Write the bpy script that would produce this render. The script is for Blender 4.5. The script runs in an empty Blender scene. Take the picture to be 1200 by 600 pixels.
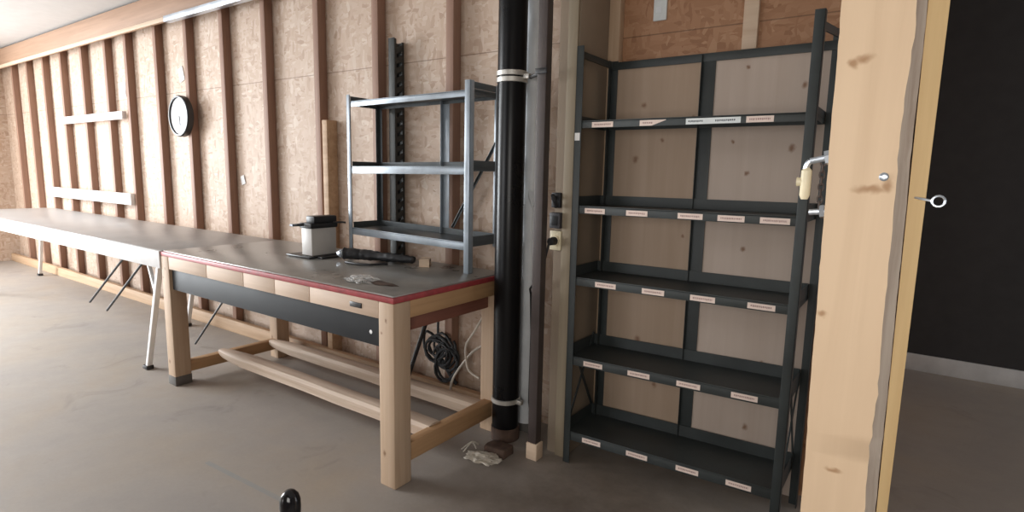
import bpy, bmesh, math, random
from mathutils import Vector, Matrix, noise
random.seed(7)
SC = bpy.context.scene
COL = SC.collection

# ------------------------------------------------------------------ materials
def new_mat(name):
    m = bpy.data.materials.new(name); m.use_nodes = True
    nt = m.node_tree; nt.nodes.clear()
    out = nt.nodes.new('ShaderNodeOutputMaterial')
    b = nt.nodes.new('ShaderNodeBsdfPrincipled')
    nt.links.new(b.outputs[0], out.inputs[0])
    return m, nt, b

def node(nt, kind, **kw):
    n = nt.nodes.new(kind)
    for k, v in kw.items(): setattr(n, k, v)
    return n

def mathn(nt, op, a, b=None, c=None):
    n = nt.nodes.new('ShaderNodeMath'); n.operation = op
    for i, v in enumerate((a, b, c)):
        if v is None: continue
        if isinstance(v, (int, float)): n.inputs[i].default_value = v
        else: nt.links.new(v, n.inputs[i])
    return n.outputs[0]

def coords(nt, scale=(1, 1, 1), rot=(0, 0, 0), loc=(0, 0, 0)):
    tc = nt.nodes.new('ShaderNodeTexCoord')
    mp = nt.nodes.new('ShaderNodeMapping')
    mp.inputs['Scale'].default_value = scale
    mp.inputs['Rotation'].default_value = rot
    mp.inputs['Location'].default_value = loc
    nt.links.new(tc.outputs['Object'], mp.inputs['Vector'])
    return mp.outputs[0]

def noise_tex(nt, vec, scale, detail=4, rough=.55, dist=0):
    n = nt.nodes.new('ShaderNodeTexNoise')
    n.inputs['Scale'].default_value = scale
    n.inputs['Detail'].default_value = detail
    n.inputs['Roughness'].default_value = rough
    n.inputs['Distortion'].default_value = dist
    nt.links.new(vec, n.inputs['Vector'])
    return n.outputs['Fac']

def ramp(nt, fac, stops):
    r = nt.nodes.new('ShaderNodeValToRGB')
    e = r.color_ramp.elements
    while len(e) < len(stops): e.new(.5)
    for i, (p, c) in enumerate(stops):
        e[i].position = p
        e[i].color = (c[0], c[1], c[2], 1) if isinstance(c, tuple) else (c, c, c, 1)
    nt.links.new(fac, r.inputs[0])
    return r.outputs[0]

def mix(nt, fac, a, b, mode='MIX'):
    m = nt.nodes.new('ShaderNodeMix'); m.data_type = 'RGBA'; m.blend_type = mode
    for sock, v in ((m.inputs[0], fac), (m.inputs[6], a), (m.inputs[7], b)):
        if isinstance(v, (int, float)): sock.default_value = v
        elif isinstance(v, tuple): sock.default_value = (v[0], v[1], v[2], 1)
        else: nt.links.new(v, sock)
    return m.outputs[2]

def bump(nt, b, h, strength=.2, dist=.01):
    n = nt.nodes.new('ShaderNodeBump')
    n.inputs['Strength'].default_value = strength
    n.inputs['Distance'].default_value = dist
    nt.links.new(h, n.inputs['Height'])
    nt.links.new(n.outputs[0], b.inputs['Normal'])

def spot_mask(nt, spots):
    """sum of soft ellipsoids (knots, stains) in object space: (x,y,z,rx,ry,rz)"""
    tc = nt.nodes.new('ShaderNodeTexCoord')
    total = None
    nz = nt.nodes.new('ShaderNodeTexNoise'); nz.inputs['Scale'].default_value = 45
    nt.links.new(tc.outputs['Object'], nz.inputs['Vector'])
    wob = nt.nodes.new('ShaderNodeVectorMath'); wob.operation = 'MULTIPLY_ADD'; wob.inputs[1].default_value = (.018, .018, .018)
    wob0 = nt.nodes.new('ShaderNodeVectorMath'); wob0.operation = 'SUBTRACT'; wob0.inputs[1].default_value = (.5, .5, .5)
    nt.links.new(nz.outputs['Color'], wob0.inputs[0]); nt.links.new(wob0.outputs[0], wob.inputs[0]); nt.links.new(tc.outputs['Object'], wob.inputs[2])
    for (x, y, z, rx, ry, rz) in spots:
        mp = nt.nodes.new('ShaderNodeMapping'); mp.vector_type = 'POINT'
        mp.inputs['Scale'].default_value = (1/rx, 1/ry, 1/rz)
        mp.inputs['Location'].default_value = (-x/rx, -y/ry, -z/rz)
        nt.links.new(wob.outputs[0], mp.inputs[0])
        ln = nt.nodes.new('ShaderNodeVectorMath'); ln.operation = 'LENGTH'
        nt.links.new(mp.outputs[0], ln.inputs[0])
        mr = nt.nodes.new('ShaderNodeMapRange')
        mr.inputs[1].default_value = 1.1; mr.inputs[2].default_value = .15; mr.interpolation_type = 'SMOOTHSTEP'
        nt.links.new(ln.outputs['Value'], mr.inputs[0])
        total = mr.outputs[0] if total is None else mathn(nt, 'MAXIMUM', total, mr.outputs[0])
    return total

def wood(name, light, dark, axis='Z', rough=.65, fine=1.0, spots=None, spotcol=(.09, .04, .02), amount=1.0):
    m, nt, b = new_mat(name)
    sc = {'X': (1.2, 26, 26), 'Y': (26, 1.2, 26), 'Z': (26, 26, 1.2)}[axis]
    v = coords(nt, tuple(s*fine for s in sc))
    n1 = noise_tex(nt, v, 1.0, 5, .6, .6)
    v2 = coords(nt, (3, 3, 3))
    n2 = noise_tex(nt, v2, 1.4, 3, .5)
    c = ramp(nt, n1, [(.34, dark), (.66, light)])
    d2 = tuple(x*.80 for x in light)
    c = mix(nt, mathn(nt, 'MULTIPLY', n2, .55*amount), c, d2)
    if spots:
        c = mix(nt, spot_mask(nt, spots), c, spotcol)
    nt.links.new(c, b.inputs['Base Color'])
    b.inputs['Roughness'].default_value = rough
    bump(nt, b, n1, .15, .004)
    return m

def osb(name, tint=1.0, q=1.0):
    m, nt, b = new_mat(name)
    base = coords(nt, (1, 1, 1))
    nz = nt.nodes.new('ShaderNodeTexNoise'); nz.inputs['Scale'].default_value = 7; nz.inputs['Detail'].default_value = 3
    nt.links.new(base, nz.inputs['Vector'])
    cols = []
    for k, (sc, rot) in enumerate((((16, 16, 42), (0, .6, 0)), ((15, 15, 46), (0, -.75, 0)), ((40, 40, 15), (0, .25, 0)))):
        mp = nt.nodes.new('ShaderNodeMapping')
        mp.inputs['Scale'].default_value = sc
        mp.inputs['Rotation'].default_value = rot
        mp.inputs['Location'].default_value = (3.1*k, 1.7*k, .3*k)
        add = nt.nodes.new('ShaderNodeVectorMath'); add.operation = 'MULTIPLY_ADD'
        add.inputs[1].default_value = (.05, .05, .05)
        nt.links.new(nz.outputs['Color'], add.inputs[0]); nt.links.new(base, add.inputs[2])
        nt.links.new(add.outputs[0], mp.inputs['Vector'])
        vo = nt.nodes.new('ShaderNodeTexVoronoi'); vo.inputs['Scale'].default_value = 1
        nt.links.new(mp.outputs[0], vo.inputs['Vector'])
        sx = nt.nodes.new('ShaderNodeSeparateColor'); nt.links.new(vo.outputs['Color'], sx.inputs[0])
        cols.append((sx.outputs[0], sx.outputs[1]))
    sel = mathn(nt, 'GREATER_THAN', cols[0][1], .5)
    sel2 = mathn(nt, 'GREATER_THAN', cols[2][1], .62)
    val = mathn(nt, 'ADD', mathn(nt, 'MULTIPLY', cols[0][0], sel), mathn(nt, 'MULTIPLY', cols[1][0], mathn(nt, 'SUBTRACT', 1, sel)))
    val = mathn(nt, 'ADD', mathn(nt, 'MULTIPLY', val, mathn(nt, 'SUBTRACT', 1, sel2)), mathn(nt, 'MULTIPLY', cols[2][0], sel2))
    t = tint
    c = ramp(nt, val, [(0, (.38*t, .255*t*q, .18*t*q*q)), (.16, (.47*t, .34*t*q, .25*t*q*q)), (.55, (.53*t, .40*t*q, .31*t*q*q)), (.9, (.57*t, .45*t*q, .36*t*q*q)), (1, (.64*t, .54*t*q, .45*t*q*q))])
    n2 = noise_tex(nt, base, 2.1, 3)
    c = mix(nt, mathn(nt, 'MULTIPLY', n2, .45), c, (.47*t, .335*t*q, .245*t*q*q))
    # panel joint running along the wall
    sp = nt.nodes.new('ShaderNodeSeparateXYZ'); nt.links.new(base, sp.inputs[0])
    j = mathn(nt, 'LESS_THAN', mathn(nt, 'ABSOLUTE', mathn(nt, 'SUBTRACT', sp.outputs[2], 2.14)), .003)
    c = mix(nt, mathn(nt, 'MULTIPLY', j, .6), c, (.12, .06, .03))
    nt.links.new(c, b.inputs['Base Color'])
    b.inputs['Roughness'].default_value = .62
    bump(nt, b, val, .25, .006)
    return m

def paint(name, col, rough=.5, metal=0.0, var=.18, scale=9, spec=.5, bumpy=0):
    m, nt, b = new_mat(name)
    v = coords(nt, (1, 1, 1))
    n = noise_tex(nt, v, scale, 5, .6)
    c = ramp(nt, n, [(.3, tuple(x*(1-var) for x in col)), (.7, tuple(min(1, x*(1+var)) for x in col))])
    nt.links.new(c, b.inputs['Base Color'])
    r = mathn(nt, 'MULTIPLY_ADD', n, .2, rough-.1)
    nt.links.new(r, b.inputs['Roughness'])
    b.inputs['Metallic'].default_value = metal
    b.inputs['Specular IOR Level'].default_value = spec
    if bumpy: bump(nt, b, n, bumpy, .004)
    return m

def floor_mat():
    m, nt, b = new_mat('stained_concrete')
    v = coords(nt, (1, 1, 1))
    n1 = noise_tex(nt, v, 1.1, 5, .6, .4)
    n2 = noise_tex(nt, v, 6, 6, .65)
    n3 = noise_tex(nt, v, 60, 3, .6)
    c = ramp(nt, n1, [(.3, (.32, .29, .27)), (.5, (.37, .325, .285)), (.7, (.39, .315, .24))])
    c = mix(nt, mathn(nt, 'MULTIPLY', n2, .55), c, (.29, .26, .235))
    st = ramp(nt, noise_tex(nt, v, 2.6, 4, .7, .8), [(.60, 0.0), (.72, 1.0)])
    c = mix(nt, mathn(nt, 'MULTIPLY', st, .45), c, (.20, .175, .155))
    c = mix(nt, mathn(nt, 'MULTIPLY', n3, .2), c, (.16, .14, .12))
    # wide dark brown area in front of the shelving, soft edged and mottled
    brown_area = spot_mask(nt, [(-1.0, 1.95, 0, 1.05, 1.15, 1), (-.55, 1.2, 0, .8, .8, 1)])
    brown_area = mathn(nt, 'MULTIPLY', brown_area, mathn(nt, 'MULTIPLY_ADD', n2, .8, .25))
    c = mix(nt, brown_area, c, (.085, .058, .040))
    # worn blue chalk line on the slab
    s = nt.nodes.new('ShaderNodeSeparateXYZ'); nt.links.new(v, s.inputs[0])
    d = mathn(nt, 'ABSOLUTE', mathn(nt, 'SUBTRACT', s.outputs[1], mathn(nt, 'MULTIPLY_ADD', s.outputs[0], .05, 1.455)))
    k = mathn(nt, 'LESS_THAN', d, .013)
    k = mathn(nt, 'MULTIPLY', k, mathn(nt, 'GREATER_THAN', s.outputs[0], -2.75))
    k = mathn(nt, 'MULTIPLY', k, mathn(nt, 'LESS_THAN', s.outputs[0], -2.1))
    c = mix(nt, mathn(nt, 'MULTIPLY', k, mathn(nt, 'MULTIPLY', n2, .7)), c, (.20, .26, .29))
    nt.links.new(c, b.inputs['Base Color'])
    nt.links.new(mathn(nt, 'MULTIPLY_ADD', n2, .3, .42), b.inputs['Roughness'])
    bump(nt, b, n2, .12, .01)
    return m

M = {}
M['osb'] = osb('oriented_strand_board')
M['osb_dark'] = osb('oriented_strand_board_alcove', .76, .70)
M['stud'] = wood('stud_timber', (.34, .20, .14), (.26, .145, .10), 'Z')
M['beam'] = wood('beam_timber', (.42, .26, .17), (.32, .19, .12), 'X')
M['batten'] = wood('pale_batten', (.72, .56, .42), (.60, .43, .30), 'X')
M['bench_x'] = wood('bench_pine_lengthwise', (.64, .485, .37), (.54, .385, .27), 'X')
M['bench_y'] = wood('bench_pine_crosswise', (.50, .30, .15), (.38, .21, .10), 'Y')
M['bench_z'] = wood('bench_pine_upright', (.56, .405, .28), (.45, .305, .195), 'Z',
                    spots=[(.03, 0, .16, .012, .05, .02), (.05, 0, .79, .010, .05, .014), (.02, 0, .73, .006, .05, .009)], spotcol=(.22, .12, .06))
M['rough_x'] = wood('weathered_plank', (.60, .47, .36), (.40, .28, .20), 'X')
M['sill'] = wood('sill_timber', (.56, .38, .24), (.40, .25, .14), 'X')
M['foot'] = paint('grey_stained_foot', (.12, .11, .10), .8)
M['red'] = paint('red_edge_band', (.34, .045, .05), .5, var=.25, scale=20)
M['redwood'] = wood('red_brown_rail', (.26, .10, .065), (.20, .07, .05), 'Y')
M['top'] = paint('grey_bench_linoleum', (.25, .235, .215), .30, var=.28, scale=3.5)
M['top_pale'] = paint('grey_table_laminate', (.36, .345, .335), .34, var=.15, scale=4)
M['apron_grey'] = paint('charcoal_panel', (.034, .036, .039), .6, var=.15, scale=4, spec=.25)
M['white'] = paint('white_paint', (.78, .77, .76), .5, var=.06)
M['paper'] = paint('white_paper', (.80, .79, .78), .8, var=.04)
M['label'] = paint('label_paper', (.72, .58, .51), .7, var=.06, scale=30)
M['label_white'] = paint('label_paper_white', (.66, .69, .69), .6, var=.06, scale=30)
M['ink'] = paint('faded_ink', (.36, .24, .22), .8)
M['ink_dark'] = paint('dark_ink', (.10, .11, .12), .8)
M['steel'] = paint('dark_shelving_enamel', (.030, .036, .036), .50, var=.25, scale=6)
M['rack'] = paint('grey_rack_enamel', (.32, .365, .41), .34, metal=.3, var=.18, scale=8)
M['rack_dark'] = paint('dark_rack_pan', (.07, .08, .085), .4, metal=.2, var=.2, scale=8)
M['upright'] = paint('slotted_steel', (.045, .047, .045), .5, metal=.3)
M['pipe'] = paint('black_pipe_lacquer', (.006, .006, .007), .30, var=.2, scale=5, spec=.25)
M['clamp'] = paint('zinc_clamp', (.55, .53, .49), .4, metal=.6)
M['zinc'] = paint('galvanised_steel', (.62, .68, .76), .32, metal=.85)
M['wrap'] = paint('pale_grey_plastic', (.66, .68, .70), .5, var=.12, scale=6)
M['tube'] = paint('dark_brown_tube', (.055, .040, .036), .55, var=.2)
M['sidewall'] = paint('grey_beige_wallboard', (.26, .20, .145), .75, var=.10, scale=3)
M['corner'] = wood('painted_corner_board', (.27, .215, .145), (.225, .175, .115), 'Z')
M['ceil'] = paint('white_ceiling_board', (.58, .57, .56), .8, var=.04)
M['black'] = paint('black_plastic', (.016, .016, .018), .4, var=.2)
M['blackgloss'] = paint('glossy_black_plastic', (.008, .008, .010), .14, var=.1)
M['offwhite'] = paint('off_white_housing', (.60, .57, .54), .45, var=.05)
M['cable'] = paint('black_rubber', (.012, .012, .013), .6)
M['cord'] = paint('cream_cord', (.52, .47, .40), .6)
M['cream'] = paint('cream_plastic', (.68, .60, .42), .45)
M['greybox'] = paint('dark_grey_socket', (.05, .048, .055), .5)
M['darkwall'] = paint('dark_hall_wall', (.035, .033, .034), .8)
M['darkred'] = paint('brown_brick', (.085, .052, .038), .9, var=.3, scale=25, bumpy=.4)
M['bark'] = wood('grey_wane_edge', (.46, .39, .33), (.27, .20, .16), 'Z', rough=.9, fine=2.2)
M['tan'] = wood('yellow_board', (.62, .44, .22), (.50, .33, .15), 'Z')
M['post'] = wood('sawn_post_timber', (.68, .50, .335), (.60, .43, .28), 'Z', fine=.8, amount=.8,
                 spots=[(-.02, 0, 1.66, .022, .03, .010), (-.035, 0, 1.655, .010, .03, .012), (.01, 0, 1.435, .035, .03, .010), (.035, 0, 1.44, .012, .03, .014),
                        (-.045, 0, 1.20, .012, .02, .008), (.0, 0, .90, .02, .03, .006)],
                 spotcol=(.36, .21, .11))
M['clockface'] = paint('clock_dial', (.82, .83, .86), .35, var=.02)
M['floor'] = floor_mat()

mg, nt, b = new_mat('clear_plastic_film')
b.inputs['Base Color'].default_value = (.85, .84, .82, 1); b.inputs['Roughness'].default_value = .18
b.inputs['Transmission Weight'].default_value = .55; b.inputs['IOR'].default_value = 1.3
bump(nt, b, noise_tex(nt, coords(nt), 60, 3), .4, .004)
M['film'] = mg
def panel_mat(name, spots, light=(.53, .435, .37), dark=(.48, .385, .32)):
    return wood(name, light, dark, 'Z', fine=.5, spots=spots, spotcol=(.23, .13, .08), amount=.5)

# ------------------------------------------------------------------ mesh builder
class MB:
    def __init__(s): s.bm = bmesh.new()
    def _mi(s, geom_verts, mi):
        if mi:
            fs = {f for v in geom_verts for f in v.link_faces}
            for f in fs: f.material_index = mi
    def box(s, x0, x1, y0, y1, z0, z1, bev=0.002, mi=0, mat=None):
        r = bmesh.ops.create_cube(s.bm, size=1)
        vs = r['verts']
        for v in vs:
            v.co = Vector(((x0+x1)/2+v.co.x*(x1-x0), (y0+y1)/2+v.co.y*(y1-y0), (z0+z1)/2+v.co.z*(z1-z0)))
            if mat is not None: v.co = mat @ v.co
        s._mi(vs, mi)
        if bev:
            es = list({e for v in vs for e in v.link_edges})
            rb = bmesh.ops.bevel(s.bm, geom=es, offset=min(bev, .45*min(x1-x0, y1-y0, z1-z0)), segments=2, affect='EDGES', profile=.5)
            if mi:
                for f in rb['faces']: f.material_index = mi
        return s
    def beam(s, p0, p1, w, h, up=(0, 0, 1), bev=.002, mi=0):
        p0, p1 = Vector(p0), Vector(p1); d = p1-p0; L = d.length; d.normalize()
        u = Vector(up); u = (u-d*u.dot(d))
        if u.length < 1e-4: u = Vector((0, 1, 0))
        u.normalize(); a = d.cross(u)
        mt = Matrix(((d.x, a.x, u.x, p0.x), (d.y, a.y, u.y, p0.y), (d.z, a.z, u.z, p0.z), (0, 0, 0, 1)))
        return s.box(0, L, -w/2, w/2, -h/2, h/2, bev, mi, mt)
    def tube(s, pts, r, seg=12, mi=0, caps=True):
        pts = [Vector(p) for p in pts]; rings = []
        rr = r if isinstance(r, (list, tuple)) else [r]*len(pts)
        n = None
        for i, p in enumerate(pts):
            t = (pts[min(i+1, len(pts)-1)]-pts[max(i-1, 0)]).normalized()
            if n is None:
                n = t.orthogonal().normalized()
            else:
                n = (n-t*n.dot(t)); n = n.normalized() if n.length > 1e-5 else t.orthogonal().normalized()
            bb = t.cross(n)
            rings.append([s.bm.verts.new(p+(n*math.cos(2*math.pi*k/seg)+bb*math.sin(2*math.pi*k/seg))*rr[i]) for k in range(seg)])
        for a, c in zip(rings, rings[1:]):
            for k in range(seg):
                f = s.bm.faces.new((a[k], a[(k+1) % seg], c[(k+1) % seg], c[k])); f.material_index = mi
        if caps:
            f = s.bm.faces.new(list(reversed(rings[0]))); f.material_index = mi
            f = s.bm.faces.new(rings[-1]); f.material_index = mi
        return s
    def lathe(s, prof, center, axis='Z', seg=32, mi=0):
        """prof: (radius, height) pairs from bottom to top"""
        c = Vector(center); rings = []
        for (r, h) in prof:
            ring = []
            for k in range(seg):
                a = 2*math.pi*k/seg
                if axis == 'Z': co = (r*math.cos(a), r*math.sin(a), h)
                elif axis == 'Y': co = (r*math.cos(a), h, r*math.sin(a))
                else: co = (h, r*math.cos(a), r*math.sin(a))
                ring.append(s.bm.verts.new(c+Vector(co)))
            rings.append(ring)
        for a, b2 in zip(rings, rings[1:]):
            for k in range(seg):
                f = s.bm.faces.new((a[k], a[(k+1) % seg], b2[(k+1) % seg], b2[k])); f.material_index = mi
        for ring, rev in ((rings[0], True), (rings[-1], False)):
            f = s.bm.faces.new(list(reversed(ring)) if rev else ring); f.material_index = mi
        return s
    def prism(s, poly, y0, y1, mi=0):
        """polygon in xz extruded in y"""
        a = [s.bm.verts.new((x, y0, z)) for x, z in poly]; b2 = [s.bm.verts.new((x, y1, z)) for x, z in poly]
        fs = [s.bm.faces.new(a), s.bm.faces.new(list(reversed(b2)))]
        n = len(poly)
        for k in range(n): fs.append(s.bm.faces.new((a[(k+1) % n], a[k], b2[k], b2[(k+1) % n])))
        for f in fs: f.material_index = mi
        return s
    def sub(s, cuts=1):
        bmesh.ops.subdivide_edges(s.bm, edges=s.bm.edges[:], cuts=cuts, use_grid_fill=True); return s
    def jitter(s, amt, scale=8, seed=0):
        for v in s.bm.verts:
            v.co += Vector(noise.noise_vector(v.co*scale+Vector((seed, seed*2, 0))))*amt
        return s
    def build(s, name, mats, parent=None, origin=None, smooth=True):
        """vertices are in world space; origin (or the parent's base) becomes the object's own origin"""
        mats = mats if isinstance(mats, (list, tuple)) else [mats]
        base = Vector((0, 0, 0))
        if parent is not None:
            o_, base = parent, Vector((0, 0, 0))
            while o_ is not None: base += o_.location; o_ = o_.parent
        loc = Vector(origin) if origin is not None else base
        bmesh.ops.recalc_face_normals(s.bm, faces=s.bm.faces)
        for v in s.bm.verts: v.co -= loc
        me = bpy.data.meshes.new(name); s.bm.to_mesh(me); s.bm.free()
        for m in mats: me.materials.append(M[m] if isinstance(m, str) else m)
        if smooth:
            me.shade_smooth(); me.set_sharp_from_angle(angle=.55)
        o = bpy.data.objects.new(name, me); COL.objects.link(o)
        if parent is not None:
            o.parent = parent; o.location = loc-base
        else: o.location = loc
        return o

def tag(o, label, cat, group=None):
    o['label'] = label; o['category'] = cat
    if group: o['group'] = group
    return o
def thing(name, label, cat, loc, group=None):
    o = bpy.data.objects.new(name, None); COL.objects.link(o)
    o.location = loc; o.empty_display_size = .1
    return tag(o, label, cat, group)
def struct(o):
    o['kind'] = 'structure'; return o

# ------------------------------------------------------------------ the room
YW = 2.73          # strand board face of the long wall
YS = 2.66          # front of its studs
H = 3.02
YA = 2.80          # strand board face of the alcove
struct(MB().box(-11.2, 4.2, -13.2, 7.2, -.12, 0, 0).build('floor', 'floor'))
struct(MB().box(-11.2, 4.2, -13.2, 7.2, H, H+.12, 0).build('ceiling', 'ceil'))
struct(MB().box(-11.2, -1.47, YW, YW+.12, 0, H, 0).build('wall_back', 'osb'))
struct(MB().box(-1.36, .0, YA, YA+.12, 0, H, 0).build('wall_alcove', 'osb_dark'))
struct(MB().box(-1.47, -1.36, 2.455, YA+.12, 0, H, .003).build('wall_side', 'sidewall'))
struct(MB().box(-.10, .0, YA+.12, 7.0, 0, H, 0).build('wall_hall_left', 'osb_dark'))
struct(MB().box(.0, 4.2, 5.32, 5.44, 0, H, 0).build('wall_hall', 'darkwall'))
struct(MB().box(.0, 4.0, 5.30, 5.32, 0, .13, .003).build('baseboard_hall', 'wrap'))
struct(MB().box(4.0, 4.2, -13.2, 7.0, 0, H, 0).build('wall_right', 'sidewall'))
# left gable wall and the wall behind the camera, both with wide open gateways to daylight
w = MB().box(-11.2, -11.0, -13.2, -2.3, 0, H, 0).box(-11.2, -11.0, .5, YW, 0, H, 0).box(-11.2, -11.0, -2.3, .5, 2.85, H, 0)
struct(w.build('wall_left', 'osb'))
w = MB().box(-11.2, -10.9, -13.2, -13.0, 0, H, 0).box(-4.9, 4.2, -13.2, -13.0, 0, H, 0).box(-10.9, -4.9, -13.2, -13.0, 2.85, H, 0)
struct(w.build('wall_front', 'sidewall'))

w = MB().box(-1.9, 4.0, -.84, -.72, 0, 1.0, 0).box(-1.9, 4.0, -.84, -.72, 2.1, H, 0).box(-1.9, -.65, -.84, -.72, 1.0, 2.1, 0).box(.75, 4.0, -.84, -.72, 1.0, 2.1, 0)  # unseen wall added to shade the alcove and carry the added window
struct(w.build('wall_rear_added', 'sidewall'))
w = MB()
for x in (-.65, .02, .69): w.box(x, x+.06, -.82, -.74, 1.0, 2.1, .003)
for z in (1.0, 2.04): w.box(-.65, .75, -.82, -.74, z, z+.06, .003)
struct(w.build('window_added_1', 'white'))  # unseen window frame added for the fill lamp on the post
STUDS = [(-7.86, ), (-7.215, ), (-6.71, ), (-6.06, ), (-5.47, ), (-4.86, ), (-4.245, ), (-3.59, ), (-2.97, ), (-2.32, )]
n = 1
for k, (x,) in enumerate([(-8.5,), (-9.1,), (-9.7,), (-10.3,)] + STUDS):
    # x is the right hand face of the stud
    struct(MB().box(x-.06, x, YS, YW, 0.0, H-.01, .003).build('trim_%d' % n, 'stud', origin=(x, YS, 0))); n += 1
struct(MB().box(-3.545, -3.49, YS-.02, YW, .0, 1.80, .003).build('trim_%d' % n, 'sill', origin=(-3.5, YS, 0))); n += 1
# ledger beam over the stud heads, pale batten below it at the left end
struct(MB().box(-11, -4.0, YS-.06, YS, 2.76, 2.995, .004).build('trim_%d' % n, 'beam', origin=(-6, YS, 2.8))); n += 1
struct(MB().box(-11, -5.62, YS-.085, YS-.06, 2.735, 2.775, .003).build('trim_%d' % n, 'batten', origin=(-6, YS, 2.75))); n += 1
# sill plank along the foot of the wall
struct(MB().box(-11, -1.9, YS-.045, YS, 0, .11, .004).build('baseboard_back', 'sill', origin=(-4, YS, 0)))
# alcove battens
struct(MB().box(-1.36, -1.30, YA-.05, YA, 0, H, .003).build('trim_%d' % n, 'bench_z', origin=(-1.33, YA, 0))); n += 1
struct(MB().box(-.712, -.648, YA-.03, YA, 2.02, H, .003).build('trim_%d' % n, 'batten', origin=(-.68, YA, 0))); n += 1
# painted corner board on the end of the side wall
struct(MB().box(-1.415, -1.362, 2.437, 2.455, 0, H, .003).build('trim_%d' % n, 'corner', origin=(-1.39, 2.44, 0))); n += 1

# grey metal cable rail along the beam
r = MB()
r.box(-5.62, -3.2, YS-.115, YS-.06, 2.715, 2.722, .001).box(-5.62, -3.2, YS-.115, YS-.110, 2.722, 2.765, .001).box(-5.62, -3.2, YS-.066, YS-.06, 2.722, 2.775, .001)
r.tube([(-5.62, YS-.09, 2.738), (-3.2, YS-.09, 2.738)], .012, 8)
tag(r.build('cable_rail', 'zinc', origin=(-5, YS-.08, 2.72)), 'bluish grey metal cable rail running under the brown ceiling beam', 'rail')

# ------------------------------------------------------------------ workbench
BX0, BX1, BY0, BY1, BZ = -3.995, -1.82, 1.70, 2.55, .905
bench = thing('workbench', 'long pine workbench with red edged grey top in front of the stud wall', 'workbench', (BX1-.05, BY0, 0))
MB().box(BX0+.012, BX1-.012, BY0+.012, BY1, .890, BZ, .002).build('worktop', 'top', bench)
MB().box(BX0, BX1, BY0, BY1-.001, .872, .898, .003).build('edge_band', 'red', bench)
LW, LD = .098, .105
for (x, y, foot) in ((BX1-LW, BY0, 0), (BX0, BY0, 1), (BX1-LW, BY1-LD, 0), (BX0, BY1-LD, 0)):
    l = MB().box(x, x+LW, y, y+LD, .0, .872, .006)
    lg = l.build('leg', 'bench_z', bench, origin=(x, y, 0))
    if foot:
        f = MB().box(x-.001, x+LW+.001, y-.001, y+LD+.001, .001, .065, .003).build('stained_foot', 'foot', lg)
        f['label'] = 'dark grey stained foot of the leg'
# front apron of short butted boards
xs = [BX0+LW, -3.42, -3.02, -2.72, -2.42, BX1-LW]
a = MB()
for x0, x1 in zip(xs, xs[1:]): a.box(x0+.0015, x1-.0015, BY0+.002, BY0+.03, .792, .872, .003)
a.build('front_apron', 'bench_x', bench)
MB().box(-2.11, -2.03, BY0-.003, BY0+.004, .822, .846, .002).build('label_plate', 'black', bench)['label'] = 'small dark plate on the apron'
MB().box(BX0+LW+.002, BX1-LW-.002, BY0+.02, BY0+.04, .655, .792, .002).build('apron_panel', 'apron_grey', bench)['label'] = 'charcoal grey panel below the pale apron'
sp = MB().lathe([(.004, 0), (.010, .001), (.004, .0025)], (-1.99, BY0+.0175, .715), 'Y', 12)
sp.build('paint_spot', 'white', bench)
a = MB().box(BX1-.03, BX1-.002, BY0+LD, BY1-LD, .792, .872, .003); a.build('end_apron', 'bench_y', bench)
a = MB().box(BX0+.002, BX0+.03, BY0+LD, BY1-LD, .792, .872, .003); a.build('end_apron', 'bench_y', bench)
MB().box(BX1-.085, BX1-.05, BY0+LD-.06, BY1-LD+.02, .715, .79, .003).build('end_rail', 'redwood', bench)['label'] = 'red brown rail under the bench end'
MB().box(BX0+LW, BX1-LW, BY1-.03, BY1-.002, .792, .872, .003).build('rear_apron', 'bench_x', bench)
a = MB().box(BX1-.07, BX1-.012, BY0+LD-.002, BY1-LD+.002, .095, .185, .004); a.build('end_stretcher', 'bench_y', bench)
a = MB().box(BX0+LW-.07, BX0+LW-.012, BY0+LD-.002, BY1-LD+.002, .075, .15, .004); a.build('end_stretcher', 'bench_y', bench)
# two lengthwise stretchers: rounded rough planks
def plank(y, z, x0, x1, name):
    m = MB(); w2, h2 = .052, .036; N = 26; rings = []
    prof = [(-1, -1), (1, -1), (1, .3), (.75, .8), (.3, 1), (-.3, 1), (-.75, .8), (-1, .3)]
    for i in range(N+1):
        t = i/N; x = x0+(x1-x0)*t
        k = min(1, .45+.55*min(1, (t*N+.01)/4)**.5)
        rings.append([m.bm.verts.new((x, y+px_*w2*k+noise.noise(Vector((x*3, px_, 1)))*.004, z+pz*h2*k+.004*noise.noise(Vector((x*2.5, pz*3, 7))))) for px_, pz in prof])
    for p, q in zip(rings, rings[1:]):
        for k in range(8): m.bm.faces.new((p[k], p[(k+1) % 8], q[(k+1) % 8], q[k]))
    m.bm.faces.new(rings[0][::-1]); m.bm.faces.new(rings[-1])
    return m.build(name, 'rough_x', bench)
plank(2.03, .160, -3.93, BX1-.06, 'long_stretcher')
plank(2.405, .145, BX0+LW-.012, BX1-LW+.03, 'long_stretcher')
MB().beam((-4.0, 2.28, .80), (-2.9, 2.28, .80), .03, .04).build('cross_bearer', 'bench_x', bench)
MB().tube([(-4.66, 2.2, .03), (-3.9, 2.2, .72)], .008, 8).build('brace_rod', 'black', bench)
MB().tube([(-2.44, 2.4, .21), (-2.2, 2.4, .80)], .013, 8).build('brace_rod', 'black', bench)

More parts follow.
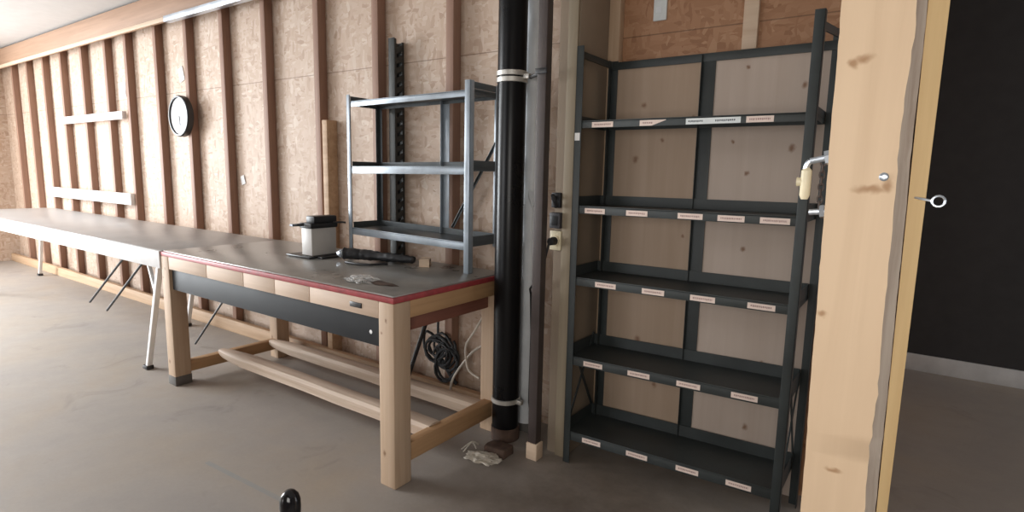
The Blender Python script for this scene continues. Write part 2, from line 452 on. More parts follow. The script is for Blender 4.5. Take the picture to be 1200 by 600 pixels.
# ------------------------------------------------------------------ white table continuing to the left
TX0 = -8.9
tb = thing('folding_table', 'long white edged table with folding metal legs left of the pine workbench', 'table', (-4.4, BY0, 0))
MB().box(TX0, BX0-.004, BY0+.006, BY1, .882, BZ-.002, .003).build('table_top', 'top_pale', tb)
MB().box(TX0, BX0-.004, BY0-.008, BY0+.02, .785, .90, .003).build('edge_apron', 'white', tb)['label'] = 'white painted front edge'
MB().box(TX0, BX0-.004, BY1-.03, BY1-.005, .785, .88, .003).build('rear_apron', 'white', tb)
for xx in (0, -3.9):
    for y, xo in ((BY0+.045, 0), (BY1-.08, -.95)):
        lg = MB().beam((-4.085+xx+xo, y, .882), (-4.40+xx+xo, y, .02), .030, .034, (0, 1, 0)).build('leg', 'white', tb)
        MB().beam((-4.33+xx+xo, y, .882), (-4.195+xx+xo, y, .57), .022, .022, (0, 1, 0)).build('leg_brace', 'white', lg)
        MB().box(-4.445+xx+xo, -4.375+xx+xo, y-.025, y+.025, 0, .03, .006).build('foot', 'black', lg)
MB().tube([(-5.25, 2.1, .882), (-6.5, 2.1, .12)], .010, 8).build('brace_rod', 'black', tb)
MB().tube([(-5.05, 2.0, .74), (-5.02, 2.0, .882)], .008, 8).build('rod_bracket', 'black', tb)
MB().tube([(-4.9, 2.1, .882), (-6.1, 2.1, .10)], .010, 8).build('brace_rod', 'black', tb)

# ------------------------------------------------------------------ small rack on the bench
RY0, RY1 = 2.36, 2.622
RX0, RX1 = -2.925, -1.942
rk = thing('bench_rack', 'small grey steel rack of three shelves standing on the workbench', 'rack', (RX0, RY0, BZ))
def angle_post(x, y, z0, z1, sx, sy, w=.036, t=.003):
    m = MB()
    m.box(min(x, x+sx*w), max(x, x+sx*w), min(y, y+sy*t), max(y, y+sy*t), z0, z1, .001)
    m.box(min(x, x+sx*t), max(x, x+sx*t), min(y, y+sy*w), max(y, y+sy*w), z0, z1, .001)
    return m
angle_post(RX0, RY0, BZ, 1.905, 1, 1, .03).build('front_upright', 'rack', rk)
angle_post(RX1, RY0, BZ, 1.925, -1, 1, .036).build('front_upright', 'rack', rk)
angle_post(RX0, RY1, 1.03, 1.905, 1, -1, .03).build('rear_upright', 'rack_dark', rk)
angle_post(RX1, RY1, 1.03, 1.925, -1, -1, .036).build('rear_upright', 'rack', rk)
MB().box(-2.365, -2.312, RY1-.004, RY1, 1.03, 1.88, .001).box(-2.365, -2.362, RY1-.025, RY1, 1.03, 1.88, .001).build('middle_upright', 'rack', rk)
def pan(x0, x1, y0, y1, zl, zr, lip, up, name='shelf', mats=('rack', 'rack_dark'), parent=None):
    """sheet metal shelf: tray, front lip down, flange up at the back and sides; zl/zr = height at its two ends"""
    m = MB(); t = .0022
    m.box(x0, x1, y0, y1, -t, 0, 0, 1)
    m.box(x0, x1, y0, y0+t*1.4, -lip, .004, .0008, 0)
    m.box(x0, x1, y1-t, y1, -.02, up, 0, 1)
    m.box(x0, x0+t, y0+.03, y1, -.02, up, 0, 1)
    m.box(x1-t, x1, y0+.03, y1, -.02, up, 0, 1)
    for v in m.bm.verts: v.co.z += zl+(zr-zl)*(v.co.x-x0)/(x1-x0)
    return m.build(name, list(mats), parent)
pan(RX0+.004, RX1-.004, RY0+.004, RY1-.004, 1.862, 1.872, .03, .012, parent=rk)
pan(RX0+.004, RX1-.004, RY0+.004, RY1-.004, 1.468, 1.478, .04, .035, parent=rk)
pan(RX0+.004, RX1-.004, RY0+.004, RY1-.004, 1.088, 1.070, .04, .035, parent=rk)
MB().box(RX1-.006, RX1-.003, RY0+.03, RY1, 1.885, 1.92, .001).build('side_rail', 'rack_dark', rk)
MB().box(RX0+.003, RX0+.006, RY0+.03, RY1, 1.868, 1.90, .001).build('side_rail', 'rack_dark', rk)
MB().beam((-2.29, RY1+.006, 1.12), (RX1+.0, RY1+.006, 1.66), .004, .032, (0, 1, 0)).beam((-2.29, RY1+.006, 1.12), (RX1, RY1+.006, 1.66), .024, .004, (0, 1, 0)).build('rear_brace', 'rack_dark', rk)

# ------------------------------------------------------------------ slotted upright against the wall
ux0, ux1, uy0, uy1 = -2.852, -2.797, 2.642, 2.724
up = MB()
up.box(ux0, ux1, uy0, uy0+.003, 0, 2.285, .001)
up.box(ux0, ux1, uy1-.003, uy1, 0, 2.265, .001)
for sx in (ux0, ux1-.003):
    up.box(sx, sx+.003, uy0, uy0+.018, 0, 2.28, 0)
    up.box(sx, sx+.003, uy1-.018, uy1, 0, 2.265, 0)
    z = .05
    while z < 2.24:
        up.beam((sx+.0015, uy0+.012, z-.018), (sx+.0015, uy1-.012, z+.012), .003, .034, (0, 0, 1), 0)
        z += .062
tag(up.build('slotted_post', ['upright', 'rack'], origin=(ux0, uy0, 0)), 'tall dark slotted steel post standing against the studs behind the small bench rack', 'post')

# black wrapped bundle lying on the bench
bd = thing('black_bundle', 'long black wrapped bundle lying on the workbench under the small rack', 'bundle', (-2.82, 2.2, BZ))
m = MB(); P0, P1 = Vector((-2.80, 2.205, BZ+.046)), Vector((-2.365, 2.392, BZ+.032)); N = 34; pts = []; rr = []
for i in range(N+1):
    t = i/N; p = P0.lerp(P1, t)+Vector((0, .012*math.sin(t*5), 0))
    pts.append(p); rr.append((.036-.013*t)*(1+.05*math.sin(i*2.1)+.16*noise.noise(p*18)))
rr[0] *= .7; rr[-1] *= .7
m.tube(pts, rr, 12); m.jitter(.004, 40, 3).build('wrapped_body', 'black', bd)
m = MB().tube([P0+Vector((-.028, -.01, .0)), P0+Vector((-.006, -.002, 0)), P0+Vector((.012, .004, 0))], [.014, .027, .025], 12)
m.build('end_cap', 'zinc', bd)['label'] = 'shiny end of the black bundle'
m = MB().tube([P0+Vector((.10, -.055, -.036)), P0+Vector((.2, -.06, -.036)), P0+Vector((.28, -.03, -.036)), P0+Vector((.33, .06, -.036))], .007, 8); m.build('loose_strap', 'black', bd)
tag(MB().beam((-2.32, 2.43, BZ+.022), (-2.27, 2.36, BZ+.022), .05, .042, bev=.004).build('wood_offcut', 'batten', origin=(-2.3, 2.4, BZ)), 'small pale wood offcut on the workbench beside the black bundle', 'wood block')

# white machine on black tray
mc = thing('table_machine', 'small white box machine with black lid standing on the workbench', 'machine', (-3.0, 2.14, BZ))
t = MB().box(-3.22, -2.98, 2.105, 2.335, BZ+.004, BZ+.014, .003)
for fx in (-3.2, -3.0):
    for fy in (2.12, 2.34): t.lathe([(.01, 0), (.01, .006)], (fx, fy, BZ), seg=10)
t.build('tray', 'black', mc)
MB().box(-2.98, -2.93, 2.16, 2.30, BZ+.001, BZ+.011, .003).build('tray_tongue', 'black', mc)
MB().box(-3.108, -3.003, 2.14, 2.325, BZ+.014, BZ+.185, .008).build('body', 'offwhite', mc)
lid = MB()
lid.box(-3.115, -2.997, 2.132, 2.332, BZ+.183, BZ+.215, .006)
lid.box(-3.085, -3.002, 2.16, 2.33, BZ+.213, BZ+.258, .008)
ld = lid.build('lid', 'black', mc)
MB().tube([(-3.07, 2.14, BZ+.205), (-3.095, 2.105, BZ+.203), (-3.125, 2.095, BZ+.20)], [.010, .009, .007], 10).build('handle', 'black', ld)
MB().tube([(-3.122, 2.096, BZ+.20), (-3.145, 2.09, BZ+.20)], [.010, .006], 10).build('handle_tip', 'zinc', ld)['label'] = 'shiny tip of the black handle'
MB().tube([(-3.0, 2.30, BZ+.215), (-2.95, 2.33, BZ+.217), (-2.933, 2.342, BZ+.215)], .006, 8).build('side_lever', 'black', ld)

# crumpled clear plastic
m = MB(); bmesh.ops.create_icosphere(m.bm, subdivisions=4, radius=1)
for v in m.bm.verts:
    q = v.co.copy(); k = 1+.45*noise.noise(q*2.5)+.25*noise.noise(q*6)
    v.co = Vector((-2.22+q.x*.085*k, 1.86+q.y*.062*k, max(BZ, BZ+.006+q.z*.016*k)))
m.jitter(.004, 50, 1)
for v in m.bm.verts: v.co.z = max(v.co.z, BZ+.0005)
tag(m.build('plastic_scrap', 'film', origin=(-2.22, 1.86, BZ), smooth=False), 'crumpled clear plastic scrap on the workbench near the front edge', 'plastic scrap')
m = MB(); bmesh.ops.create_icosphere(m.bm, subdivisions=3, radius=1)
for v in m.bm.verts:
    q = v.co.copy(); k = 1+.35*noise.noise(q*2.2+Vector((5, 0, 0)))
    v.co = Vector((-2.10+q.x*.11*k, 1.87+q.y*.035*k, max(BZ+.0005, BZ+.003+q.z*.005*k)))
tag(m.build('brown_smear', 'darkred', origin=(-2.1, 1.87, BZ)), 'flat dark brown leaf of debris beside the clear plastic scrap', 'debris')

# ------------------------------------------------------------------ pipes by the corner
PX, PY, PR = -1.738, 2.445, .0735
pp = thing('black_pipe', 'thick glossy black vertical pipe at the right end of the workbench', 'pipe', (PX, PY, 0))
MB().lathe([(PR, .06), (PR, H-.01)], (PX, PY, 0), seg=48).build('pipe_shaft', 'pipe', pp)
m = MB().lathe([(.078, 0), (.079, .03), (.079, .062), (.0765, .072)], (PX, PY, 0), seg=24); m.jitter(.002, 14, 2)
for v in m.bm.verts: v.co.z = max(0, v.co.z)
m.build('pipe_footing', 'darkred', pp)['label'] = 'dark brown footing around the pipe base'
for zc in (1.93, .225):
    c = MB()
    for dz in (-.016, .016) if zc > 1 else (0,):
        c.lathe([(PR+.001, -.013+dz), (PR+.006, -.011+dz), (PR+.006, .011+dz), (PR+.001, .013+dz)], (PX, PY, zc), seg=40)
    c.box(PX+PR, PX+PR+.035, PY-.012, PY+.012, zc-.012, zc+.012, .002)
    cl = c.build('pipe_clamp', 'clamp', pp)
    if zc > 1:
        zarm = zc-.008
# pale plastic wrapped pipe behind
m = MB(); N = 60; pts, rr = [], []
for i in range(N+1):
    z = .06+(H-.08-.06)*i/N
    pts.append((-1.70+.006*noise.noise(Vector((0, 0, z*2))), 2.60+.004*noise.noise(Vector((4, 0, z*2))), z)); rr.append(.062+.006*noise.noise(Vector((9, 1, z*6))))
m.tube(pts, rr, 24); m.jitter(.004, 9, 5)
wp = thing('wrapped_pipe', 'pale grey plastic wrapped pipe between the black pipe and the brown tube', 'pipe', (-1.70, 2.6, 0))
m.build('pipe_body', 'wrap', wp)
MB().box(-1.745, -1.655, 2.555, 2.645, 0, .062, .006).build('pipe_socket', 'foot', wp)
# torn flap
m = MB(); a = [m.bm.verts.new(v) for v in ((-1.690, 2.537, 1.37), (-1.622, 2.545, 1.345), (-1.645, 2.520, 1.27), (-1.69, 2.537, 1.33))]
m.bm.faces.new(a); fl = bmesh.ops.extrude_face_region(m.bm, geom=m.bm.faces[:])
for v in fl['geom']:
    if isinstance(v, bmesh.types.BMVert): v.co.y += .002
m.build('torn_flap', 'wrap', wp)

tu = thing('square_tube', 'dark brown square steel tube standing on a pale wood block', 'tube', (-1.475, 2.345, 0))
MB().box(-1.508, -1.458, 2.322, 2.372, .085, H-.005, .004).build('tube_shaft', 'tube', tu)
MB().beam((PX+PR+.046, PY-.012, zarm), (-1.512, 2.372, zarm), .012, .014).build('clamp_arm', 'black', tu)
MB().box(-1.512, -1.45, 2.312, 2.322, 1.91, 1.935, .001).build('clamp_plate', 'black', tu)
MB().box(-1.513, -1.449, 2.315, 2.378, 0, .088, .004).build('foot_block', 'batten', tu)['label'] = 'pale wood block under the tube'

# sockets on the end of the side wall
def plate(m, x0, x1, z0, z1, y=2.455, d=.035): return m.box(x0, x1, y-d, y, z0, z1, .004)
sk = thing('switch_box', 'dark grey switch box on the corner above the cream socket', 'switch', (-1.45, 2.455, 1.22))
plate(MB(), -1.478, -1.418, 1.185, 1.262).build('box', 'greybox', sk)
MB().box(-1.466, -1.430, 2.414, 2.421, 1.20, 1.247, .002).build('rocker', 'black', sk)
ss = thing('wall_socket', 'cream wall socket with a black plug on the corner below the grey box', 'socket', (-1.45, 2.455, 1.12))
plate(MB(), -1.480, -1.416, 1.075, 1.172, d=.022).lathe([(.026, -.03), (.026, -.022), (.02, -.02)], (-1.448, 2.455, 1.122), 'Y', 24).build('faceplate', 'cream', ss)
pg = MB().lathe([(.012, -.075), (.019, -.068), (.021, -.03)], (-1.448, 2.455, 1.122), 'Y', 20)
pg = tag(pg.build('power_plug', 'cable', origin=(-1.448, 2.39, 1.12)), 'black power plug and cord plugged into the cream corner socket', 'plug')
cp = MB().tube([(-1.448, 2.385, 1.122), (-1.452, 2.376, 1.10), (-1.475, 2.385, 1.03), (-1.515, 2.40, .95), (-1.56, 2.42, .89), (-1.60, 2.45, .855), (-1.62, 2.49, .82), (-1.63, 2.52, .60), (-1.64, 2.53, .2), (-1.60, 2.52, .01)], .006, 8)
cp.build('cord', 'cable', pg)
hk = MB().tube([(-1.47, 2.44, 1.33), (-1.455, 2.41, 1.345), (-1.44, 2.405, 1.32), (-1.437, 2.42, 1.29)], .011, 8)
hk.box(-1.478, -1.428, 2.436, 2.455, 1.285, 1.36, .003)
tag(hk.build('wall_hook', 'black', origin=(-1.45, 2.455, 1.32)), 'black hook on the corner above the dark grey switch box', 'hook')

# ------------------------------------------------------------------ tall shelving unit
SX0, SX1, SY0, SY1 = -1.345, -.333, 2.405, 2.70
sh = thing('shelving_unit', 'tall dark grey steel shelving unit with five labelled shelves in the alcove', 'shelf', (SX0, SY0, 0))
angle_post(SX0, SY0, 0, 2.035, 1, 1, .036).build('front_upright', 'steel', sh)
angle_post(SX1, SY0, 0, 2.06, -1, 1, .036).build('front_upright', 'steel', sh)
angle_post(SX0+.035, SY1, 0, 2.01, 1, -1, .036).build('rear_upright', 'steel', sh)
angle_post(SX1+.03, SY1, 0, 2.05, -1, -1, .036).build('rear_upright', 'steel', sh)
MB().box(-.858, -.796, SY1-.004, SY1, .0, 2.0, .001).box(-.858, -.855, SY1-.02, SY1, .0, 2.0, .001).build('centre_upright', 'steel', sh)
MB().box(SX0+.035, SX1+.03, SY1-.006, SY1-.002, 1.967, 2.004, .001).build('top_rail', 'steel', sh)
for x in (SX0+.004, SX1-.008):
    MB().beam((x+.002+(.035 if x < -1 else 0)*0, SY0+.01, 2.003), (x+.034, SY1-.01, 1.99 if x < -1 else 2.02), .004, .03).build('side_rail', 'steel', sh)
LEVELS = [(1.694, 1.694, .030, .030), (1.300, 1.305, .034, .046), (.955, .960, .036, .050), (.557, .577, .040, .054), (.165, .187, .042, .056)]
LAB = [[(-1.256, -1.150), (-1.023, -.905), (-.819, -.600), (-.579, -.478)],
       [(-1.276, -1.172), (-1.066, -.965), (-.829, -.723), (-.662, -.556), (-.498, -.389)],
       [(-1.206, -1.100), (-.972, -.868), (-.753, -.648), (-.519, -.414)],
       [(-1.251, -1.150), (-1.020, -.913), (-.788, -.684), (-.555, -.450)],
       [(-1.242, -1.142), (-1.007, -.902), (-.767, -.666), (-.549, -.446)]]
for li, (zl, zr, lip, upf) in enumerate(LEVELS):
    x0, x1, y0, y1 = SX0+.006, SX1-.006, SY0+.0045, SY1-.008
    s = pan(x0, x1, y0, y1, zl, zr, lip, upf, 'shelf', ('steel', 'steel'), sh)
    for k, (a, c) in enumerate(LAB[li]):
        zc = zl+(zr-zl)*((a+c)/2-x0)/(x1-x0)
        m = MB(); yf = y0-.0012; hgt = .024
        z0, z1 = zc-lip/2-hgt/2-.001, zc-lip/2+hgt/2-.001
        rnd = random.Random(li*10+k)
        torn = (li == 0 and k == 1); long_ = (li == 0 and k == 2)
        if torn: m.prism([(a, z0), (a+.055, z0), (c, z1-.002), (c, z1), (a, z1)], yf, y0-.0002)
        else: m.box(a, c, yf, y0-.0002, z0, z1, 0)
        # faint row of unreadable print
        spans = [(a+.012, a+(.06 if torn else c-a-.012))] if not long_ else [(a+.01, a+.07), (a+.12, c-.02)]
        for (u0, u1) in spans:
            x = u0
            while x < u1:
                wq = rnd.uniform(.003, .006)
                m.box(x, min(x+wq, u1), yf-.0003, yf, z0+.009+rnd.uniform(-.001, .001), z0+.016, 0, 1); x += wq+.0022
        sl = (zr-zl)/(x1-x0)
        for v in m.bm.verts: v.co.z += sl*(v.co.x-(a+c)/2)
        lb = m.build('shelf_label', ['label_white' if long_ else 'label', 'ink_dark' if long_ else 'ink'], s, smooth=False)
        lb['label'] = ('long white torn label strip' if long_ else 'half torn pale label' if torn else 'pale printed shelf label')
MB().box(SX0+.004, SX0+.03, SY0-.0015, SY0-.0003, 1.608, 1.643, 0).build('upright_sticker', 'paper', sh)['label'] = 'small white sticker on the left upright'
for x, t in ((SX1-.003, 1), (SX0+.012, 0)):
    m = MB().beam((x, SY0+.035, .62), (x, SY1-.02, .22), .003, .014)
    m.beam((x-.004, SY1-.02, .62), (x-.004, SY0+.035, .22), .003, .014)
    m.build('side_brace', 'steel', sh)
# back panels with knots
def kn(pts, ox, oy): return [(x-ox, 0, z-0, r, .05, r*1.25) for (x, z, r) in pts]
ox = SX0; oz = 0
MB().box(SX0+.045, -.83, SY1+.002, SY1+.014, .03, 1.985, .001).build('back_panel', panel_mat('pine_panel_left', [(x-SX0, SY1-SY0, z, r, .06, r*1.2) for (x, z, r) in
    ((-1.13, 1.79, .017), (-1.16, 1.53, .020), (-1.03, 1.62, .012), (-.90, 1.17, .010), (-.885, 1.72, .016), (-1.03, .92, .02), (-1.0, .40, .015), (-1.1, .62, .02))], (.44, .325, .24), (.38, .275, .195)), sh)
MB().box(-.826, SX1+.028, SY1+.002, SY1+.014, .03, 1.985, .001).build('back_panel', panel_mat('pine_panel_right', [(x-SX0, SY1-SY0, z, r, .06, r*1.2) for (x, z, r) in
    ((-.425, 1.84, .016), (-.455, 1.58, .018), (-.63, 1.47, .013), (-.66, 1.93, .010), (-.70, 1.61, .010), (-.62, 1.13, .014), (-.5, .62, .014), (-.55, .3, .016))]), sh)

# white tag on the alcove wall
tg = MB().box(-1.143, -1.076, YA-.012, YA, 2.20, 2.36, .004)
tg.box(-1.13, -1.09, YA-.014, YA-.012, 2.30, 2.33, 0, 1).box(-1.13, -1.10, YA-.014, YA-.012, 2.235, 2.265, 0, 1)
tag(tg.build('wall_tag', ['label_white', 'wrap'], origin=(-1.11, YA, 2.28)), 'small grey white plate on the strand board above the shelving unit', 'plate')

# ------------------------------------------------------------------ wall things
ck = thing('wall_clock', 'round wall clock with white dial and black rim on the stud wall', 'clock', (-5.60, YS, 1.88))
cx, cz, R = -5.59, 1.905, .186
MB().lathe([(R-.004, 0), (R, -.006), (R, -.045), (R-.008, -.056), (R-.020, -.056), (R-.024, -.040), (R-.03, -.030)], (cx, YS, cz), 'Y', 48).build('rim', 'black', ck)
fc = MB().lathe([(R-.021, -.034), (R-.022, -.041)], (cx, YS, cz), 'Y', 48)
fc = fc.build('dial', 'clockface', ck)
for k in range(12):
    an = k*math.pi/6
    MB().beam((cx+math.sin(an)*.125, YS-.0415, cz+math.cos(an)*.125), (cx+math.sin(an)*.145, YS-.0415, cz+math.cos(an)*.145), .008, .001, (0, 1, 0), 0).build('hour_mark', 'wrap', fc)
MB().beam((cx, YS-.044, cz+.01), (cx+.01, YS-.044, cz-.085), .009, .001, (0, 1, 0), 0).build('hour_hand', 'apron_grey', fc)
MB().beam((cx, YS-.046, cz+.01), (cx-.025, YS-.046, cz-.12), .006, .001, (0, 1, 0), 0).build('minute_hand', 'apron_grey', fc)

def wboard(x0, x1, z0, z1, label):
    m = MB().box(x0, x1, YS-.045, YS, z0, z1, .005)
    o = m.build('wall_board', M['white'], origin=(x0, YS, z0)); tag(o, label, 'board', 'short boards nailed across the studs')
wboard(-8.6, -6.80, 1.925, 2.005, 'upper of two short pale boards nailed across the studs left of the clock')
wboard(-9.2, -6.74, 1.035, 1.155, 'lower of two short pale boards nailed across the studs, just above the table')

def scrap(x, z, w_, h_, label, rot=0.0):
    m = MB(); N = 5; g = []
    for i in range(N+1):
        for j in range(N+1):
            u, v = (i/N-.5)*w_, (j/N-.5)*h_
            g.append(m.bm.verts.new((x+u*math.cos(rot)-v*math.sin(rot), YW-.006-.008*abs(noise.noise(Vector((u*20, v*20, x)))), z+u*math.sin(rot)+v*math.cos(rot))))
    for i in range(N):
        for j in range(N): m.bm.faces.new((g[i*(N+1)+j], g[(i+1)*(N+1)+j], g[(i+1)*(N+1)+j+1], g[i*(N+1)+j+1]))
    ex = bmesh.ops.extrude_face_region(m.bm, geom=m.bm.faces[:])
    for q in ex['geom']:
        if isinstance(q, bmesh.types.BMVert): q.co.y = YW+.001
    tag(m.build('paper_scrap', 'paper', origin=(x, YW, z)), label, 'paper')
scrap(-7.02, 2.24, .16, .15, 'white paper scrap on the wall just above the upper pale board')
scrap(-5.73, 2.30, .09, .13, 'white paper scrap on the wall just above the clock', .3)
scrap(-4.76, 1.345, .055, .075, 'small white paper scrap low on the wall right of the clock', .3)

# ------------------------------------------------------------------ under the bench: cables
def wav(pts, n=8):
    out = []; P = [Vector(p) for p in pts]
    for i in range(len(P)-1):
        p0, p1, p2, p3 = P[max(i-1, 0)], P[i], P[i+1], P[min(i+2, len(P)-1)]
        for k in range(n):
            t = k/n
            out.append(.5*((2*p1)+(-p0+p2)*t+(2*p0-5*p1+4*p2-p3)*t*t+(-p0+3*p1-3*p2+p3)*t**3))
    out.append(P[-1]); return out
m = MB(); rnd = random.Random(3)
for k in range(12):
    c = Vector((-2.45+.012*k+rnd.uniform(-.02, .02), 2.632+rnd.uniform(-.006, .006), .34-.008*k+rnd.uniform(-.04, .04)))
    a, b2 = rnd.uniform(.05, .10), rnd.uniform(.05, .11); ph = rnd.uniform(0, 6); tl = rnd.uniform(-.6, .6)
    m.tube([c+Vector((a*math.cos(ph+q*.42), .006*math.sin(q*1.3+k), b2*math.sin(ph+q*.42)+tl*a*math.cos(ph+q*.42))) for q in range(15)], .009, 6)
m.tube(wav([(-2.42, 2.632, .34), (-2.38, 2.64, .25), (-2.30, 2.64, .16), (-2.26, 2.64, .125)]), .012, 6)
m.tube(wav([(-2.42, 2.64, .38), (-2.42, 2.645, .6), (-2.41, 2.648, .78)]), .008, 6)
tag(m.build('cable_tangle', 'cable', origin=(-2.3, 2.6, .1)), 'tangle of black cables hanging under the right end of the workbench', 'cables')
m = MB().tube(wav([(-1.90, 2.563, .80), (-1.96, 2.565, .68), (-2.06, 2.565, .52), (-2.12, 2.565, .43), (-2.125, 2.565, .35), (-2.10, 2.565, .27), (-2.02, 2.565, .24)]), .0065, 8)
tag(m.build('white_cord', 'cord', origin=(-2, 2.55, .3)), 'cream cord hanging down beside the right rear bench leg', 'cord')
m = MB().tube(wav([(-1.86, 2.59, .42), (-1.97, 2.59, .445), (-2.07, 2.59, .40), (-2.17, 2.59, .29), (-2.25, 2.59, .17), (-2.27, 2.59, .06), (-2.25, 2.59, .008)]), .0075, 8)
tag(m.build('white_cord', 'cord', origin=(-2.1, 2.55, .2)), 'cream cord arching down to the floor behind the bench stretcher', 'cord')

# debris on the floor by the pipe
m = MB(); bmesh.ops.create_icosphere(m.bm, subdivisions=4, radius=1)
for v in m.bm.verts:
    q = v.co.copy(); k = 1+.5*noise.noise(q*2.3+Vector((2, 1, 0)))+.25*noise.noise(q*7)
    v.co = Vector((-1.675+q.x*.085*k+q.y*.03, 2.165+q.y*.05*k, max(.0005, .012+q.z*.022*k)))
tag(m.build('crumpled_wrapper', 'cord', origin=(-1.67, 2.16, 0), smooth=False), 'crumpled dirty white wrapper on the floor before the black pipe', 'wrapper')
m = MB().tube(wav([(-1.80, 2.16, .008), (-1.78, 2.21, .05), (-1.77, 2.25, .02), (-1.80, 2.28, .008)]), .004, 6)
m.tube(wav([(-1.83, 2.18, .005), (-1.80, 2.23, .035), (-1.77, 2.23, .006)]), .004, 6)
tag(m.build('wire_scrap', 'cord', origin=(-1.76, 2.2, 0)), 'thin pale wire offcuts lying beside the crumpled wrapper', 'wire')
m = MB().box(-1.715, -1.59, 2.225, 2.315, 0, .05, .008); m.sub(2); m.jitter(.006, 18, 4)
for v in m.bm.verts: v.co.z = max(0, v.co.z)
tag(m.build('brick_piece', 'darkred', origin=(-1.65, 2.28, 0)), 'dark brown broken brick on the floor at the foot of the black pipe', 'brick')

# ------------------------------------------------------------------ foreground post
ps = thing('timber_post', 'thick pale sawn timber post in the right foreground with bolts in it', 'post', (-.08, 1.20, 0))
m = MB()
sec = [(-.124, 1.200), (-.022, 1.200), (-.005, 1.212), (-.005, 1.33), (-.124, 1.33)]
NZ = 150; rings = []
for i in range(NZ+1):
    z = (H-.005)*i/NZ; lean = (z-.8)*-.016
    ring = []
    for k, (x, y) in enumerate(sec):
        j = .003*noise.noise(Vector((k*7, 0, z*5)))+.0012*noise.noise(Vector((k*3, 2, z*40)))
        if k == 1: j *= 2.6
        j0 = abs(j)
        if k in (0, 4): j = j*(k == 0)+lean-.004
        if k in (1, 2): j += lean*.9
        if k == 3: j = lean*.9
        ring.append(m.bm.verts.new((x+j, y+(j0*.5 if k in (1, 2) else 0), z)))
    rings.append(ring)
for p, q in zip(rings, rings[1:]):
    for k in range(5):
        f = m.bm.faces.new((p[k], p[(k+1) % 5], q[(k+1) % 5], q[k])); f.material_index = 1 if k == 1 else 0
m.bm.faces.new(rings[0][::-1]); m.bm.faces.new(rings[-1])
m.build('timber', ['post', 'bark'], ps)
m = MB(); prof = []
for z in (0, 1.0, 2.0, H-.005):
    xl = -.0035+(z-.8)*-.0144
    prof.append([m.bm.verts.new(c) for c in ((xl, 1.219, z), (.0125, 1.217, z), (.0125, 1.33, z), (xl, 1.33, z))])
for p, q in zip(prof, prof[1:]):
    for k in range(4): m.bm.faces.new((p[k], p[(k+1) % 4], q[(k+1) % 4], q[k]))
m.bm.faces.new(prof[0][::-1]); m.bm.faces.new(prof[-1])
m.build('side_board', 'tan', ps)['label'] = 'thin yellowish board on the right side of the post'
def bolt(p0, p1, r, name, bend=None):
    m = MB(); pts = [p0, p1]
    m.tube(pts, r, 10)
    d = (Vector(p1)-Vector(p0)).normalized()
    m.tube([Vector(p0)+d*.012, Vector(p0)+d*.020], r*2.2, 6)
    if bend: m.tube(wav([p1]+bend, 6), r*.9, 10)
    return m.build(name, 'zinc', ps)
bolt((-.128, 1.222, 1.494), (-.172, 1.222, 1.484), .0062, 'hook_bolt', [(-.176, 1.222, 1.479), (-.178, 1.222, 1.470), (-.174, 1.222, 1.462)])
bolt((-.128, 1.222, 1.392), (-.166, 1.222, 1.388), .0058, 'hook_bolt')
sc_ = MB().lathe([(.0075, 0), (.0075, -.002), (.005, -.0035)], (-.051, 1.201, 1.457), 'Y', 16); sc_.box(-.0565, -.0455, 1.1965, 1.199, 1.4562, 1.4578, 0)
sc_.build('screw_head', 'zinc', ps)['label'] = 'blue zinc screw head in the post face'
e = MB().tube([(-.006, 1.222, 1.423), (.022, 1.204, 1.418)], .0022, 8)
e.tube([Vector((.030+.009*math.cos(q*.5), 1.200, 1.418+.009*math.sin(q*.5))) for q in range(14)], .002, 8)
e.build('screw_eye', 'zinc', ps)
# cream handle and chain hanging from the upper bolt
hd = MB().tube([(-.1765, 1.222, 1.473), (-.1765, 1.222, 1.466), (-.1765, 1.222, 1.420), (-.1765, 1.222, 1.412)], [.004, .0095, .0095, .006], 14)
hd.tube([(-.182, 1.222, 1.445), (-.192, 1.222, 1.445)], [.007, .009], 12)
tag(hd.build('cream_handle', 'cream', origin=(-.176, 1.222, 1.44)), 'cream plastic toggle hanging from the upper bolt of the timber post', 'handle')
ch = thing('bolt_chain', 'short metal chain hanging between the two bolts of the timber post', 'chain', (-.150, 1.222, 1.49))
z = 1.482; k = 0
while z > 1.396:
    m = MB(); pts = []
    for q in range(13):
        a_ = q*math.pi/6; off = Vector((.0042*math.cos(a_), 0, .0078*math.sin(a_))) if k % 2 == 0 else Vector((0, .0042*math.cos(a_), .0078*math.sin(a_)))
        pts.append(Vector((-.150, 1.222, z))+off)
    m.tube(pts, .0016, 6).build('chain_link', 'tube', ch); z -= .0115; k += 1

# ------------------------------------------------------------------ black lever in the foreground
lv = thing('floor_lever', 'glossy black knobbed lever standing in the foreground on the concrete floor', 'lever', (-1.19, .78, 0))
bx, by = -1.145, .735
MB().lathe([(.12, 0), (.12, .012), (.10, .02), (.03, .03)], (bx, by, 0), seg=32).build('base_plate', 'black', lv)
MB().tube([(bx, by, .02), (bx, by, .60)], .013, 16).build('rod', 'blackgloss', lv)
MB().lathe([(.014, -.12), (.019, -.075), (.0225, -.04), (.0245, -.012), (.024, .006), (.020, .020), (.012, .029), (.004, .0325)], (bx, by, .665), seg=32).build('grip', 'blackgloss', lv)

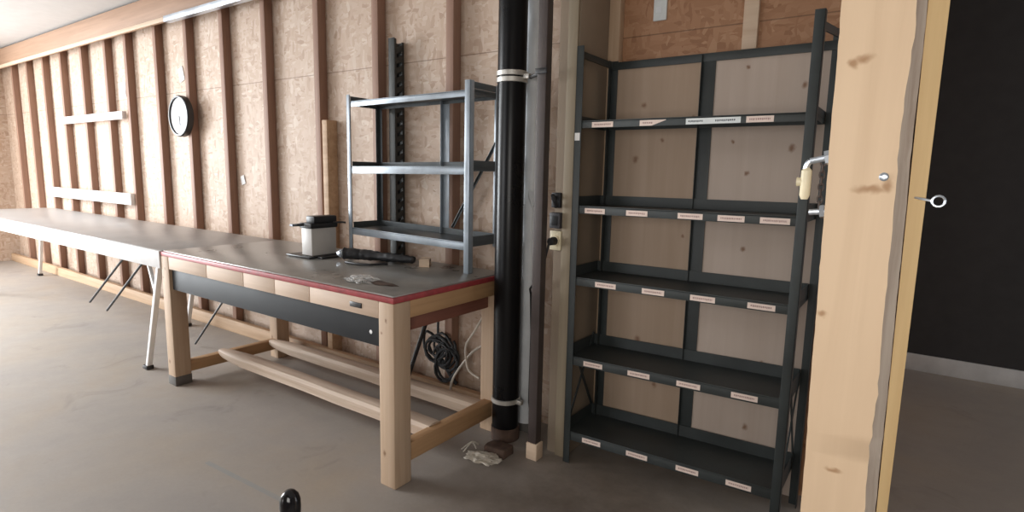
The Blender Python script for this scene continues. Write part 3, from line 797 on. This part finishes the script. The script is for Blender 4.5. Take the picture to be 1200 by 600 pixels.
# ------------------------------------------------------------------ camera
cam = bpy.data.cameras.new('camera'); co = bpy.data.objects.new('camera', cam); COL.objects.link(co)
f = 670.0
cam.sensor_fit = 'HORIZONTAL'; cam.sensor_width = 36; cam.lens = f/1200*36; cam.clip_start = .05; cam.clip_end = 100
yaw, pitch, roll = math.radians(-35.06021146), math.radians(8.23783263), math.radians(1.18682966)
fwd = Vector((math.sin(yaw)*math.cos(pitch), math.cos(yaw)*math.cos(pitch), -math.sin(pitch)))
rt = Vector((math.cos(yaw), -math.sin(yaw), 0)); upv = rt.cross(fwd)
r2 = rt*math.cos(roll)+upv*math.sin(roll); u2 = -rt*math.sin(roll)+upv*math.cos(roll)
co.matrix_world = Matrix(((r2.x, u2.x, -fwd.x, 0), (r2.y, u2.y, -fwd.y, 0), (r2.z, u2.z, -fwd.z, 1.45), (0, 0, 0, 1)))
SC.camera = co

# ------------------------------------------------------------------ daylight through the gates, plus added fill lamps
W = bpy.data.worlds.new('sky'); SC.world = W; W.use_nodes = True
bg = W.node_tree.nodes['Background']; bg.inputs[0].default_value = (.80, .88, 1, 1); bg.inputs[1].default_value = 1.0
def area(name, loc, rot, sx, sy, power, col):
    l = bpy.data.lights.new(name, 'AREA'); l.shape = 'RECTANGLE'; l.size = sx; l.size_y = sy; l.energy = power; l.color = col
    o = bpy.data.objects.new(name, l); COL.objects.link(o); o.location = loc; o.rotation_euler = rot
    return o
area('gate_daylight_left', (-11.0, -.9, 1.45), (0, math.radians(-90), 0), 2.8, 2.7, 720, (.92, .97, 1))
area('gate_daylight_front', (-7.9, -13.0, 1.45), (math.radians(90), 0, 0), 5.9, 2.8, 340, (.97, .98, 1))

area('post_fill_light', (.05, -.665, 1.45), (math.radians(90), 0, 0), 1.3, 1.0, 29, (1, .97, .92))  # added fill lamp behind the camera, brightens the timber post
area('ceiling_fill_light', (-7.2, -1.0, H-.02), (0, 0, 0), 1.6, 2.2, 290, (.94, .97, 1))  # added fill lamp for floor and long wall; the ceiling has no opening
area('hall_fill_light', (3.95, 4.6, 1.3), (0, math.radians(90), 0), 2.4, 2.6, 60, (.92, .96, 1))  # added fill lamp brightening the hall floor; the wall behind it is closed
SC.view_settings.view_transform = 'Standard'; SC.view_settings.look = 'None'
SC.view_settings.gamma = 1; SC.view_settings.use_curve_mapping = False
SC.view_settings.exposure = 0.0
